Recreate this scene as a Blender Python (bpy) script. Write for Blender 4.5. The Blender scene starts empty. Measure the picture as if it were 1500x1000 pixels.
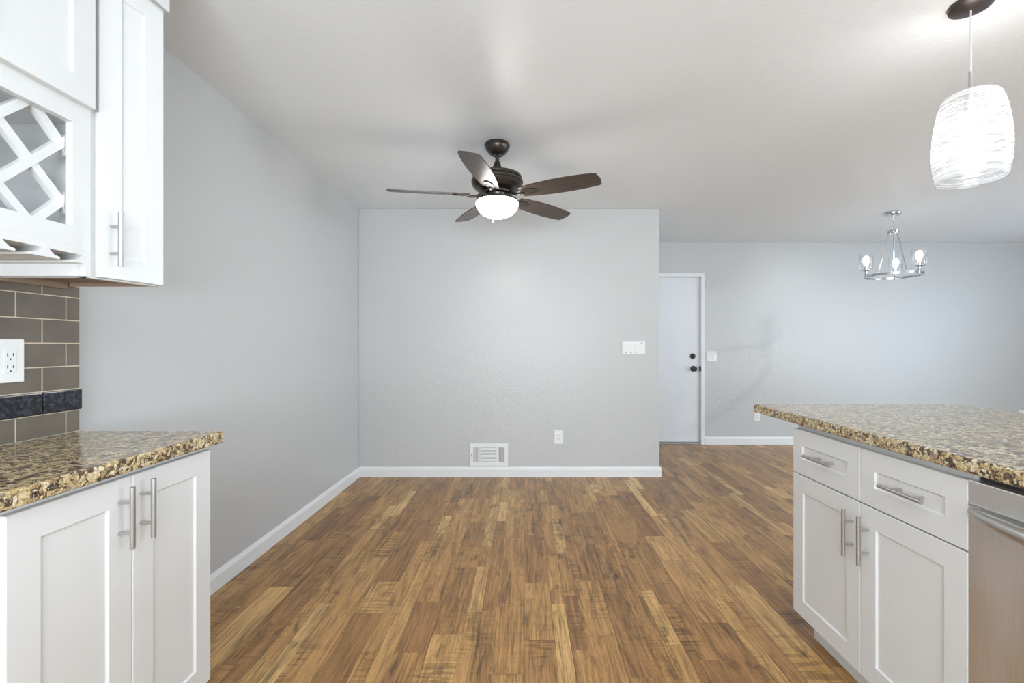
import bpy, bmesh, math, random
from mathutils import Vector, Matrix

PI = math.pi
SC = bpy.context.scene
COL = SC.collection
random.seed(7)

# ------------------------------------------------------------------ camera
F_PX, CAM_Z, CEIL = 685.0, 1.19, 2.444
cam_data = bpy.data.cameras.new('camera')
cam = bpy.data.objects.new('camera', cam_data)
COL.objects.link(cam)
cam.location = (0, 0, CAM_Z)
cam.rotation_euler = (PI / 2, 0, 0)
cam_data.sensor_width = 36.0
cam_data.lens = F_PX * 36.0 / 1500.0
cam_data.shift_x = -18.5 / 1500.0
cam_data.shift_y = 7.0 / 1500.0
cam_data.clip_start = 0.02
SC.camera = cam

# ------------------------------------------------------------------ world, view, large lights
world = bpy.data.worlds.new('world')
SC.world = world
world.use_nodes = True
world.node_tree.nodes['Background'].inputs[0].default_value = (0.75, 0.86, 1.0, 1)
world.node_tree.nodes['Background'].inputs[1].default_value = 1.0
SC.view_settings.view_transform = 'Standard'
SC.view_settings.look = 'None'
SC.view_settings.gamma = 1.0
SC.view_settings.use_curve_mapping = False
SC.view_settings.exposure = 0.64


def area(name, loc, direction, sx, sy, power, color, spread=180):
    d = bpy.data.lights.new(name, 'AREA')
    d.shape = 'RECTANGLE'
    d.size, d.size_y = sx, sy
    d.energy = power
    d.color = color
    d.spread = math.radians(spread)
    o = bpy.data.objects.new(name, d)
    COL.objects.link(o)
    o.location = loc
    o.rotation_euler = Vector(direction).to_track_quat('-Z', 'Y').to_euler()
    return o


def point(name, loc, power, color, radius):
    d = bpy.data.lights.new(name, 'POINT')
    d.energy = power
    d.color = color
    d.shadow_soft_size = radius
    o = bpy.data.objects.new(name, d)
    COL.objects.link(o)
    o.location = loc
    return o


# daylight through the sliding door; window lights added beside it and behind the camera,
# all tilted upwards to brighten the ceiling
area('daylight_sliding_door', (6.75, 2.9, 1.15), (-1, -0.25, 0.55), 2.6, 2.0, 38, (0.42, 0.71, 1.0))
area('added_fill_kitchen', (0.2, -2.52, 1.15), (0, 1, 2.2), 2.4, 1.6, 182, (0.84, 0.935, 1.0))  # unseen window, added to light the ceiling
area('added_fill_dining', (6.75, -0.2, 1.5), (-1, 0.12, 0.30), 2.3, 1.3, 98, (0.83, 0.935, 1.0))  # unseen window, added for even light on the left side
# kitchen ceiling fixture behind the camera, recessed lamp in the far room
area('kitchen_ceiling_lamp', (0.1, -0.9, 2.38), (0, 0, -1), 1.2, 0.6, 12, (0.96, 0.985, 1.0))
area('far_room_ceiling_lamp', (4.12, 3.68, 2.435), (0, 0, -1), 0.06, 0.06, 17, (0.90, 0.95, 1.0))

# ------------------------------------------------------------------ materials
def nt(name):
    m = bpy.data.materials.new(name)
    m.use_nodes = True
    t = m.node_tree
    b = t.nodes['Principled BSDF']
    return m, t, b


def N(t, kind, **kw):
    n = t.nodes.new(kind)
    for k, v in kw.items():
        setattr(n, k, v)
    return n


def ramp(t, stops, interp='LINEAR'):
    n = t.nodes.new('ShaderNodeValToRGB')
    n.color_ramp.interpolation = interp
    e = n.color_ramp.elements
    while len(e) < len(stops):
        e.new(0.5)
    for i, (p, c) in enumerate(stops):
        e[i].position = p
        e[i].color = (c[0], c[1], c[2], 1) if not isinstance(c, (int, float)) else (c, c, c, 1)
    return n


def mix(t, kind, a, b, fac):
    n = t.nodes.new('ShaderNodeMix')
    n.data_type = 'RGBA'
    n.blend_type = kind
    for sock, v in ((n.inputs[6], a), (n.inputs[7], b), (n.inputs[0], fac)):
        if hasattr(v, 'is_output') or isinstance(v, bpy.types.NodeSocket):
            t.links.new(v, sock)
        elif isinstance(v, (tuple, list)):
            sock.default_value = (v[0], v[1], v[2], 1)
        else:
            sock.default_value = v
    return n.outputs[2]


def srgb(r, g, b):
    f = lambda c: (c / 255 / 12.92) if c / 255 <= 0.04045 else ((c / 255 + 0.055) / 1.055) ** 2.4
    return (f(r), f(g), f(b))


def plain(name, col, rough=0.5, metal=0.0, spec=0.5, bump=None, coat=0.0):
    m, t, b = nt(name)
    b.inputs['Base Color'].default_value = (*col, 1)
    b.inputs['Roughness'].default_value = rough
    b.inputs['Metallic'].default_value = metal
    b.inputs['Specular IOR Level'].default_value = spec
    b.inputs['Coat Weight'].default_value = coat
    tc = N(t, 'ShaderNodeTexCoord')
    no = N(t, 'ShaderNodeTexNoise')
    no.inputs['Scale'].default_value = bump[0] if bump else 6
    no.inputs['Detail'].default_value = 3
    t.links.new(tc.outputs['Object'], no.inputs['Vector'])
    # slight tonal unevenness of the paint or metal itself
    r = ramp(t, [(0.3, tuple(c * 0.99 for c in col)), (0.7, tuple(min(1, c * 1.005) for c in col))])
    t.links.new(no.outputs['Fac'], r.inputs[0])
    t.links.new(r.outputs[0], b.inputs['Base Color'])
    if bump:
        bp = N(t, 'ShaderNodeBump')
        bp.inputs['Strength'].default_value = bump[1]
        bp.inputs['Distance'].default_value = bump[2]
        t.links.new(no.outputs['Fac'], bp.inputs['Height'])
        t.links.new(bp.outputs[0], b.inputs['Normal'])
    return m


def wall_mat(name, col, rough, strength):
    """painted drywall with a knockdown / orange peel texture"""
    m, t, b = nt(name)
    tc = N(t, 'ShaderNodeTexCoord')
    n1 = N(t, 'ShaderNodeTexNoise')
    n1.inputs['Scale'].default_value = 75
    n1.inputs['Detail'].default_value = 4
    n1.inputs['Roughness'].default_value = 0.55
    n2 = N(t, 'ShaderNodeTexNoise')
    n2.inputs['Scale'].default_value = 26
    n2.inputs['Detail'].default_value = 2
    for n in (n1, n2):
        t.links.new(tc.outputs['Object'], n.inputs['Vector'])
    ad = N(t, 'ShaderNodeMath', operation='ADD')
    t.links.new(n1.outputs['Fac'], ad.inputs[0])
    t.links.new(n2.outputs['Fac'], ad.inputs[1])
    bp = N(t, 'ShaderNodeBump')
    bp.inputs['Strength'].default_value = strength
    bp.inputs['Distance'].default_value = 0.004
    t.links.new(ad.outputs[0], bp.inputs['Height'])
    t.links.new(bp.outputs[0], b.inputs['Normal'])
    b.inputs['Base Color'].default_value = (*col, 1)
    b.inputs['Roughness'].default_value = rough
    b.inputs['Specular IOR Level'].default_value = 0.5
    return m


def granite_mat():
    m, t, b = nt('granite')
    tc = N(t, 'ShaderNodeTexCoord')
    # warp
    nw = N(t, 'ShaderNodeTexNoise')
    nw.inputs['Scale'].default_value = 40
    nw.inputs['Detail'].default_value = 3
    t.links.new(tc.outputs['Object'], nw.inputs['Vector'])
    sub = N(t, 'ShaderNodeVectorMath', operation='SUBTRACT')
    t.links.new(nw.outputs['Color'], sub.inputs[0])
    sub.inputs[1].default_value = (0.5, 0.5, 0.5)
    sc = N(t, 'ShaderNodeVectorMath', operation='SCALE')
    sc.inputs[3].default_value = 0.03
    t.links.new(sub.outputs[0], sc.inputs[0])
    addv = N(t, 'ShaderNodeVectorMath', operation='ADD')
    t.links.new(tc.outputs['Object'], addv.inputs[0])
    t.links.new(sc.outputs[0], addv.inputs[1])
    v1 = N(t, 'ShaderNodeTexVoronoi')
    v1.inputs['Scale'].default_value = 92
    t.links.new(addv.outputs[0], v1.inputs['Vector'])
    ve = N(t, 'ShaderNodeTexVoronoi', feature='DISTANCE_TO_EDGE')
    ve.inputs['Scale'].default_value = 92
    t.links.new(addv.outputs[0], ve.inputs['Vector'])
    sep = N(t, 'ShaderNodeSeparateColor')
    t.links.new(v1.outputs['Color'], sep.inputs[0])
    r1 = ramp(t, [(0.0, srgb(112, 90, 66)), (0.12, srgb(178, 152, 110)), (0.34, srgb(212, 192, 150)),
                  (0.60, srgb(196, 172, 128)), (0.78, srgb(224, 210, 180)), (0.93, srgb(150, 136, 120))], 'CONSTANT')
    t.links.new(sep.outputs[0], r1.inputs[0])
    # fine grain
    n2 = N(t, 'ShaderNodeTexNoise')
    n2.inputs['Scale'].default_value = 240
    n2.inputs['Detail'].default_value = 4
    t.links.new(tc.outputs['Object'], n2.inputs['Vector'])
    r2 = ramp(t, [(0.34, 0.45), (0.60, 1.15)])
    t.links.new(n2.outputs['Fac'], r2.inputs[0])
    c1 = mix(t, 'MULTIPLY', r1.outputs[0], r2.outputs[0], 0.85)
    # dark mineral seams between the chips, thick in some places and gone in others
    n3 = N(t, 'ShaderNodeTexNoise')
    n3.inputs['Scale'].default_value = 45
    n3.inputs['Detail'].default_value = 4
    n3.inputs['Roughness'].default_value = 0.65
    t.links.new(tc.outputs['Object'], n3.inputs['Vector'])
    wd = N(t, 'ShaderNodeMapRange')
    wd.inputs[1].default_value = 0.34
    wd.inputs[2].default_value = 0.60
    wd.inputs[3].default_value = 0.26
    wd.inputs[4].default_value = -0.06
    t.links.new(n3.outputs['Fac'], wd.inputs[0])
    df = N(t, 'ShaderNodeMath', operation='SUBTRACT')
    t.links.new(wd.outputs[0], df.inputs[0])
    t.links.new(ve.outputs['Distance'], df.inputs[1])
    r3 = ramp(t, [(0.0, 0.0), (0.07, 0.92)])
    t.links.new(df.outputs[0], r3.inputs[0])
    dk = ramp(t, [(0.45, srgb(46, 40, 38)), (0.7, srgb(92, 72, 54))])
    t.links.new(sep.outputs[1], dk.inputs[0])
    c2 = mix(t, 'MIX', c1, dk.outputs[0], r3.outputs[0])
    t.links.new(c2, b.inputs['Base Color'])
    b.inputs['Roughness'].default_value = 0.13
    b.inputs['Specular IOR Level'].default_value = 0.6
    return m


def dark_granite_mat():
    m, t, b = nt('blue_black_granite')
    tc = N(t, 'ShaderNodeTexCoord')
    v = N(t, 'ShaderNodeTexVoronoi')
    v.inputs['Scale'].default_value = 125
    t.links.new(tc.outputs['Object'], v.inputs['Vector'])
    sep = N(t, 'ShaderNodeSeparateColor')
    t.links.new(v.outputs['Color'], sep.inputs[0])
    r = ramp(t, [(0.0, srgb(20, 20, 23)), (0.5, srgb(34, 35, 41)), (0.8, srgb(60, 62, 72)), (0.94, srgb(28, 28, 30))])
    t.links.new(sep.outputs[0], r.inputs[0])
    t.links.new(r.outputs[0], b.inputs['Base Color'])
    b.inputs['Roughness'].default_value = 0.15
    return m


def floor_mat():
    m, t, b = nt('laminate_planks')
    at = N(t, 'ShaderNodeAttribute', attribute_name='plank')
    sep = N(t, 'ShaderNodeSeparateColor')
    t.links.new(at.outputs['Color'], sep.inputs[0])
    tc = N(t, 'ShaderNodeTexCoord')
    # each strip gets its own stretch of grain
    off = N(t, 'ShaderNodeVectorMath', operation='SCALE')
    off.inputs[3].default_value = 37.0
    t.links.new(at.outputs['Color'], off.inputs[0])
    ad = N(t, 'ShaderNodeVectorMath', operation='ADD')
    t.links.new(tc.outputs['Object'], ad.inputs[0])
    t.links.new(off.outputs[0], ad.inputs[1])

    def noise(sx, sy, detail, rough=0.6, dist=0.0):
        mp = N(t, 'ShaderNodeMapping')
        mp.inputs['Scale'].default_value = (sx, sy, 1)
        t.links.new(ad.outputs[0], mp.inputs['Vector'])
        n = N(t, 'ShaderNodeTexNoise')
        n.inputs['Scale'].default_value = 1
        n.inputs['Detail'].default_value = detail
        n.inputs['Roughness'].default_value = rough
        n.inputs['Distortion'].default_value = dist
        t.links.new(mp.outputs[0], n.inputs['Vector'])
        return n.outputs['Fac']
    tone = ramp(t, [(0.0, srgb(138, 97, 60)), (0.25, srgb(156, 114, 69)), (0.55, srgb(176, 132, 80)),
                    (0.8, srgb(192, 149, 92)), (1.0, srgb(214, 174, 116))])
    t.links.new(sep.outputs[0], tone.inputs[0])
    # broad figure
    g0 = ramp(t, [(0.30, 0.46), (0.5, 1.0), (0.70, 1.26)])
    t.links.new(noise(15, 1.7, 5, 0.65, 1.8), g0.inputs[0])
    c = mix(t, 'MULTIPLY', tone.outputs[0], g0.outputs[0], 1.0)
    # long streaks
    g1 = ramp(t, [(0.32, 0.52), (0.50, 1.0), (0.72, 1.22)])
    t.links.new(noise(80, 2.4, 6, 0.68, 0.7), g1.inputs[0])
    c = mix(t, 'MULTIPLY', c, g1.outputs[0], 0.95)
    # fine pores
    g2 = ramp(t, [(0.36, 0.5), (0.50, 1.0)])
    t.links.new(noise(260, 8, 3, 0.6), g2.inputs[0])
    c = mix(t, 'MULTIPLY', c, g2.outputs[0], 0.6)
    # saw marks across some strips
    wmap = N(t, 'ShaderNodeMapping')
    wmap.inputs['Scale'].default_value = (6, 62, 1)
    t.links.new(ad.outputs[0], wmap.inputs['Vector'])
    wv = N(t, 'ShaderNodeTexNoise')
    wv.inputs['Scale'].default_value = 1
    wv.inputs['Detail'].default_value = 2
    wv.inputs['Distortion'].default_value = 0.5
    t.links.new(wmap.outputs[0], wv.inputs['Vector'])
    g3 = ramp(t, [(0.40, 0.52), (0.52, 1.05)])
    t.links.new(wv.outputs['Fac'], g3.inputs[0])
    patch = ramp(t, [(0.48, 0.0), (0.58, 0.95)])
    t.links.new(noise(5, 2.2, 2), patch.inputs[0])
    gate = N(t, 'ShaderNodeMath', operation='MULTIPLY')
    t.links.new(patch.outputs[0], gate.inputs[0])
    t.links.new(sep.outputs[1], gate.inputs[1])
    c = mix(t, 'MULTIPLY', c, g3.outputs[0], gate.outputs[0])
    # dark smoky knots
    kn = ramp(t, [(0.60, 0.0), (0.74, 0.85)])
    t.links.new(noise(9, 3.4, 3, 0.65, 0.8), kn.inputs[0])
    c = mix(t, 'MIX', c, srgb(72, 50, 36), kn.outputs[0])
    t.links.new(c, b.inputs['Base Color'])
    b.inputs['Roughness'].default_value = 0.34
    b.inputs['Specular IOR Level'].default_value = 0.45
    bp = N(t, 'ShaderNodeBump')
    bp.inputs['Strength'].default_value = 0.12
    bp.inputs['Distance'].default_value = 0.001
    t.links.new(wv.outputs['Fac'], bp.inputs['Height'])
    t.links.new(bp.outputs[0], b.inputs['Normal'])
    return m


def wood_blade_mat():
    m, t, b = nt('dark_walnut_blade')
    tc = N(t, 'ShaderNodeTexCoord')
    mp = N(t, 'ShaderNodeMapping')
    mp.inputs['Scale'].default_value = (5, 90, 20)
    t.links.new(tc.outputs['Object'], mp.inputs['Vector'])
    n = N(t, 'ShaderNodeTexNoise')
    n.inputs['Scale'].default_value = 1
    n.inputs['Detail'].default_value = 5
    t.links.new(mp.outputs[0], n.inputs['Vector'])
    r = ramp(t, [(0.3, srgb(52, 40, 33)), (0.7, srgb(82, 64, 52))])
    t.links.new(n.outputs['Fac'], r.inputs[0])
    t.links.new(r.outputs[0], b.inputs['Base Color'])
    b.inputs['Roughness'].default_value = 0.33
    return m


def steel_mat(name, axis, col=(0.62, 0.61, 0.59), rough=0.26):
    m, t, b = nt(name)
    tc = N(t, 'ShaderNodeTexCoord')
    mp = N(t, 'ShaderNodeMapping')
    s = [900, 900, 900]
    s[axis] = 6
    mp.inputs['Scale'].default_value = s
    t.links.new(tc.outputs['Object'], mp.inputs['Vector'])
    n = N(t, 'ShaderNodeTexNoise')
    n.inputs['Scale'].default_value = 1
    n.inputs['Detail'].default_value = 2
    t.links.new(mp.outputs[0], n.inputs['Vector'])
    sm = N(t, 'ShaderNodeTexNoise')       # faint smudges
    sm.inputs['Scale'].default_value = 7
    sm.inputs['Detail'].default_value = 4
    t.links.new(tc.outputs['Object'], sm.inputs['Vector'])
    rr = N(t, 'ShaderNodeMapRange')
    rr.inputs[1].default_value = 0.35
    rr.inputs[2].default_value = 0.75
    rr.inputs[3].default_value = rough
    rr.inputs[4].default_value = rough + 0.14
    t.links.new(sm.outputs['Fac'], rr.inputs[0])
    t.links.new(rr.outputs[0], b.inputs['Roughness'])
    r = ramp(t, [(0.3, tuple(c * 0.93 for c in col)), (0.7, tuple(c * 1.05 for c in col))])
    t.links.new(n.outputs['Fac'], r.inputs[0])
    t.links.new(r.outputs[0], b.inputs['Base Color'])
    b.inputs['Metallic'].default_value = 1.0
    bp = N(t, 'ShaderNodeBump')
    bp.inputs['Strength'].default_value = 0.05
    bp.inputs['Distance'].default_value = 0.0005
    t.links.new(n.outputs['Fac'], bp.inputs['Height'])
    t.links.new(bp.outputs[0], b.inputs['Normal'])
    return m


def emit_mat(name, col, strength):
    m, t, b = nt(name)
    b.inputs['Base Color'].default_value = (0.9, 0.9, 0.88, 1)
    b.inputs['Emission Color'].default_value = (*col, 1)
    b.inputs['Emission Strength'].default_value = strength
    b.inputs['Roughness'].default_value = 0.4
    return m


def thin_glass(name, tint=(1, 1, 1), refl=0.12):
    """thin clear glass: mostly see-through with a fresnel sheen"""
    m, t, b = nt(name)
    t.nodes.remove(b)
    out = t.nodes['Material Output']
    tr = N(t, 'ShaderNodeBsdfTransparent')
    tr.inputs[0].default_value = (*tint, 1)
    gl = N(t, 'ShaderNodeBsdfGlossy')
    gl.inputs['Roughness'].default_value = 0.03
    lw = N(t, 'ShaderNodeLayerWeight')
    lw.inputs[0].default_value = 0.25
    rr = N(t, 'ShaderNodeMapRange')
    rr.inputs[3].default_value = refl * 0.5
    rr.inputs[4].default_value = 0.55
    t.links.new(lw.outputs['Fresnel'], rr.inputs[0])
    mx = N(t, 'ShaderNodeMixShader')
    t.links.new(rr.outputs[0], mx.inputs[0])
    t.links.new(tr.outputs[0], mx.inputs[1])
    t.links.new(gl.outputs[0], mx.inputs[2])
    t.links.new(mx.outputs[0], out.inputs['Surface'])
    return m


def spun_glass():
    """clear shade wrapped in white spun glass threads"""
    m, t, b = nt('spun_white_glass')
    t.nodes.remove(b)
    out = t.nodes['Material Output']
    tc = N(t, 'ShaderNodeTexCoord')
    mp = N(t, 'ShaderNodeMapping')
    mp.inputs['Scale'].default_value = (5, 5, 190)
    mp.inputs['Rotation'].default_value = (0.06, 0.04, 0)
    t.links.new(tc.outputs['Object'], mp.inputs['Vector'])
    n = N(t, 'ShaderNodeTexNoise')
    n.inputs['Scale'].default_value = 1
    n.inputs['Detail'].default_value = 3
    n.inputs['Distortion'].default_value = 0.3
    t.links.new(mp.outputs[0], n.inputs['Vector'])
    r = ramp(t, [(0.42, 0.12), (0.56, 0.72)])
    t.links.new(n.outputs['Fac'], r.inputs[0])
    tr = N(t, 'ShaderNodeBsdfTransparent')
    tl = N(t, 'ShaderNodeBsdfTranslucent')
    tl.inputs[0].default_value = (0.92, 0.93, 0.94, 1)
    df = N(t, 'ShaderNodeBsdfDiffuse')
    df.inputs[0].default_value = (0.85, 0.86, 0.88, 1)
    m1 = N(t, 'ShaderNodeMixShader')
    m1.inputs[0].default_value = 0.4
    t.links.new(tl.outputs[0], m1.inputs[1])
    t.links.new(df.outputs[0], m1.inputs[2])
    m2 = N(t, 'ShaderNodeMixShader')
    t.links.new(r.outputs[0], m2.inputs[0])
    t.links.new(tr.outputs[0], m2.inputs[1])
    t.links.new(m1.outputs[0], m2.inputs[2])
    gl = N(t, 'ShaderNodeBsdfGlossy')
    gl.inputs['Roughness'].default_value = 0.12
    m3 = N(t, 'ShaderNodeMixShader')
    m3.inputs[0].default_value = 0.08
    t.links.new(m2.outputs[0], m3.inputs[1])
    t.links.new(gl.outputs[0], m3.inputs[2])
    t.links.new(m3.outputs[0], out.inputs['Surface'])
    return m


def tile_mat():
    m, t, b = nt('taupe_glass_tile')
    tc = N(t, 'ShaderNodeTexCoord')
    n = N(t, 'ShaderNodeTexNoise')
    n.inputs['Scale'].default_value = 9
    n.inputs['Detail'].default_value = 2
    t.links.new(tc.outputs['Object'], n.inputs['Vector'])
    r = ramp(t, [(0.3, srgb(104, 96, 86)), (0.7, srgb(114, 106, 95))])
    t.links.new(n.outputs['Fac'], r.inputs[0])
    t.links.new(r.outputs[0], b.inputs['Base Color'])
    b.inputs['Roughness'].default_value = 0.16
    b.inputs['Specular IOR Level'].default_value = 0.5
    return m


M = {
    'wall': wall_mat('grey_wall_paint', (0.560, 0.560, 0.556), 0.34, 0.30),
    'ceiling': wall_mat('ceiling_paint', (0.85, 0.87, 0.89), 0.36, 0.30),
    'trim': plain('white_trim_paint', (0.80, 0.80, 0.80), 0.35),
    'door': plain('white_door_paint', (0.76, 0.77, 0.79), 0.4),
    'cab': plain('white_cabinet_paint', (0.735, 0.735, 0.727), 0.36),
    'cabin': plain('white_cabinet_interior', (0.80, 0.80, 0.80), 0.5),
    'under': plain('raw_particle_board', srgb(150, 128, 108), 0.7, bump=(160, 0.3, 0.001)),
    'plate': plain('white_plastic', (0.84, 0.84, 0.83), 0.3),
    'slot': plain('dark_slot', (0.05, 0.05, 0.05), 0.6),
    'grey': plain('grey_plastic', (0.20, 0.20, 0.20), 0.5),
    'black': plain('black_metal', (0.012, 0.012, 0.013), 0.32, 0.0),
    'bronze': plain('oil_rubbed_bronze', srgb(76, 69, 63), 0.32, 0.75),
    'bronze_cap': plain('pendant_bronze', srgb(70, 62, 60), 0.4, 0.5),
    'blade': wood_blade_mat(),
    'nickel': steel_mat('brushed_nickel', 2, (0.54, 0.535, 0.525), 0.3),
    'nickel_h': steel_mat('brushed_nickel_horizontal', 1, (0.54, 0.535, 0.525), 0.3),
    'steel': steel_mat('stainless_steel', 2, (0.82, 0.83, 0.84), 0.36),
    'chrome': plain('chrome', (0.60, 0.60, 0.62), 0.10, 1.0),
    'granite': granite_mat(),
    'darkgran': dark_granite_mat(),
    'tile': tile_mat(),
    'grout': plain('beige_grout', srgb(205, 190, 168), 0.8),
    'floor': floor_mat(),
    'gap': plain('plank_gap', srgb(48, 32, 22), 0.8),
    'bowl': emit_mat('lit_fan_bowl', (1.0, 0.98, 0.95), 9.0),
    'bulb': emit_mat('lit_bulb', (1.0, 0.97, 0.92), 6.0),
    'pbulb': emit_mat('lit_pendant_bulb', (1.0, 0.985, 0.96), 6.0),
    'glass': thin_glass('clear_glass'),
    'spun': spun_glass(),
    'cord': plain('clear_cord', (0.7, 0.7, 0.7), 0.3),
    'paper': plain('white_paper', (0.8, 0.79, 0.76), 0.7),
    'window_glass': thin_glass('window_glass'),
}

# ------------------------------------------------------------------ mesh helpers
class MB:
    def __init__(self):
        self.bm = bmesh.new()
        self.mats = []

    def mi(self, mat):
        if mat is None:
            return 0
        if mat not in self.mats:
            self.mats.append(mat)
        return self.mats.index(mat)

    def _new(self, faces, mat):
        i = self.mi(mat)
        for f in faces:
            f.material_index = i

    def box(self, x0, x1, y0, y1, z0, z1, bev=0.0, seg=2, mat=None):
        x0, x1 = sorted((x0, x1)); y0, y1 = sorted((y0, y1)); z0, z1 = sorted((z0, z1))
        t = bmesh.new()
        vs = [t.verts.new((x, y, z)) for x in (x0, x1) for y in (y0, y1) for z in (z0, z1)]
        for q in ((0, 1, 3, 2), (4, 6, 7, 5), (0, 4, 5, 1), (2, 3, 7, 6), (0, 2, 6, 4), (1, 5, 7, 3)):
            t.faces.new([vs[i] for i in q])
        bmesh.ops.recalc_face_normals(t, faces=t.faces)
        if bev > 0:
            bmesh.ops.bevel(t, geom=list(t.edges), offset=bev, segments=seg, profile=0.5, affect='EDGES', clamp_overlap=True)
        self.absorb(t, mat)
        return self

    def absorb(self, t, mat=None, mtx=None):
        if mtx is not None:
            bmesh.ops.transform(t, matrix=mtx, verts=t.verts)
        i = self.mi(mat)
        mp = {v: self.bm.verts.new(v.co) for v in t.verts}
        for f in t.faces:
            try:
                g = self.bm.faces.new([mp[v] for v in f.verts])
                g.material_index = i
                g.smooth = f.smooth
            except ValueError:
                pass
        t.free()

    def cyl(self, p0, p1, r0, r1=None, n=20, mat=None, cap=True):
        r1 = r0 if r1 is None else r1
        p0, p1 = Vector(p0), Vector(p1)
        d = (p1 - p0).normalized()
        a = d.orthogonal().normalized()
        b = d.cross(a)
        t = bmesh.new()
        ra = [t.verts.new(p0 + (a * math.cos(k * 2 * PI / n) + b * math.sin(k * 2 * PI / n)) * r0) for k in range(n)]
        rb = [t.verts.new(p1 + (a * math.cos(k * 2 * PI / n) + b * math.sin(k * 2 * PI / n)) * r1) for k in range(n)]
        for k in range(n):
            f = t.faces.new((ra[k], ra[(k + 1) % n], rb[(k + 1) % n], rb[k]))
            f.smooth = True
        if cap:
            t.faces.new(ra[::-1]); t.faces.new(rb)
        bmesh.ops.recalc_face_normals(t, faces=t.faces)
        self.absorb(t, mat)
        return self

    def lathe(self, prof, c=(0, 0, 0), n=48, mat=None, closed=False):
        """prof: [(r, z)...] turned about the vertical axis through c"""
        t = bmesh.new()
        rings = []
        for r, z in prof:
            if r < 1e-6:
                rings.append([t.verts.new((c[0], c[1], c[2] + z))])
            else:
                rings.append([t.verts.new((c[0] + r * math.cos(k * 2 * PI / n), c[1] + r * math.sin(k * 2 * PI / n), c[2] + z)) for k in range(n)])
        pairs = list(zip(rings, rings[1:]))
        if closed:
            pairs.append((rings[-1], rings[0]))
        for A, B in pairs:
            for k in range(n):
                k2 = (k + 1) % n
                if len(A) == 1 and len(B) == 1:
                    continue
                if len(A) == 1:
                    f = t.faces.new((A[0], B[k2], B[k]))
                elif len(B) == 1:
                    f = t.faces.new((A[k], A[k2], B[0]))
                else:
                    f = t.faces.new((A[k], A[k2], B[k2], B[k]))
                f.smooth = True
        bmesh.ops.recalc_face_normals(t, faces=t.faces)
        self.absorb(t, mat)
        return self

    def tube(self, pts, r, n=12, mat=None, closed=False, rs=None):
        pts = [Vector(p) for p in pts]
        t = bmesh.new()
        rings = []
        L = len(pts)
        prev = None
        for i, p in enumerate(pts):
            if closed:
                d = (pts[(i + 1) % L] - pts[i - 1]).normalized()
            else:
                d = (pts[min(i + 1, L - 1)] - pts[max(i - 1, 0)]).normalized()
            if prev is None:
                a = d.orthogonal().normalized()
            else:
                a = (prev - d * prev.dot(d)).normalized()
            prev = a
            b = d.cross(a)
            rr = rs[i] if rs else r
            rings.append([t.verts.new(p + (a * math.cos(k * 2 * PI / n) + b * math.sin(k * 2 * PI / n)) * rr) for k in range(n)])
        pairs = list(zip(rings, rings[1:])) + ([(rings[-1], rings[0])] if closed else [])
        for A, B in pairs:
            for k in range(n):
                f = t.faces.new((A[k], A[(k + 1) % n], B[(k + 1) % n], B[k]))
                f.smooth = True
        if not closed:
            t.faces.new(rings[0][::-1]); t.faces.new(rings[-1])
        bmesh.ops.recalc_face_normals(t, faces=t.faces)
        self.absorb(t, mat)
        return self

    def prism(self, poly, axis, a0, a1, mat=None, bev=0.0):
        """extrude a polygon; axis 2: poly (x,y) along z, axis 0: poly (y,z) along x, axis 1: poly (x,z) along y"""
        def P(u, v, w):
            return (u, v, w) if axis == 2 else ((w, u, v) if axis == 0 else (u, w, v))
        t = bmesh.new()
        A = [t.verts.new(P(u, v, a0)) for u, v in poly]
        B = [t.verts.new(P(u, v, a1)) for u, v in poly]
        n = len(poly)
        for k in range(n):
            t.faces.new((A[k], A[(k + 1) % n], B[(k + 1) % n], B[k]))
        t.faces.new(A[::-1]); t.faces.new(B)
        bmesh.ops.recalc_face_normals(t, faces=t.faces)
        if bev > 0:
            bmesh.ops.bevel(t, geom=list(t.edges), offset=bev, segments=2, profile=0.5, affect='EDGES', clamp_overlap=True)
        self.absorb(t, mat)
        return self

    def build(self, name, mat=None, parent=None, base=(0, 0, 0), rot=None, sharp=35):
        """base: where the object's own origin goes, in the frame the shapes were drawn in"""
        me = bpy.data.meshes.new(name)
        if any(base):
            bmesh.ops.translate(self.bm, vec=-Vector(base), verts=self.bm.verts)
        self.bm.to_mesh(me)
        self.bm.free()
        for mm in (self.mats or [mat]):
            me.materials.append(M[mm] if isinstance(mm, str) else mm)
        flags = [p.use_smooth for p in me.polygons]
        if any(flags):
            me.set_sharp_from_angle(angle=math.radians(sharp))
            me.polygons.foreach_set('use_smooth', flags)
        o = bpy.data.objects.new(name, me)
        COL.objects.link(o)
        if parent is not None:
            o.parent = parent
        o.location = base
        if rot is not None:
            o.rotation_euler = rot
        return o


def empty(name, loc, rz=0.0):
    o = bpy.data.objects.new(name, None)
    COL.objects.link(o)
    o.empty_display_size = 0.05
    o.location = loc
    o.rotation_euler = (0, 0, rz)
    return o


def tag(o, label, cat, group=None):
    o['label'] = label
    o['category'] = cat
    if group:
        o['group'] = group
    return o


def struct(o):
    o['kind'] = 'structure'
    return o


def copy_tree(o, parent=None):
    c = o.copy()
    COL.objects.link(c)
    if parent is not None:
        c.parent = parent
    for ch in list(o.children):
        copy_tree(ch, c)
    return c


# ------------------------------------------------------------------ the room
XL, YB, YF, XP = -1.512, 4.263, 5.675, 1.229      # left wall, back partition, far wall, partition end
XR, YN = 6.85, -2.6                               # right wall and kitchen wall behind the camera (out of frame)
XT, YT = -1.4575, 1.532                           # tile face and its end

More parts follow.
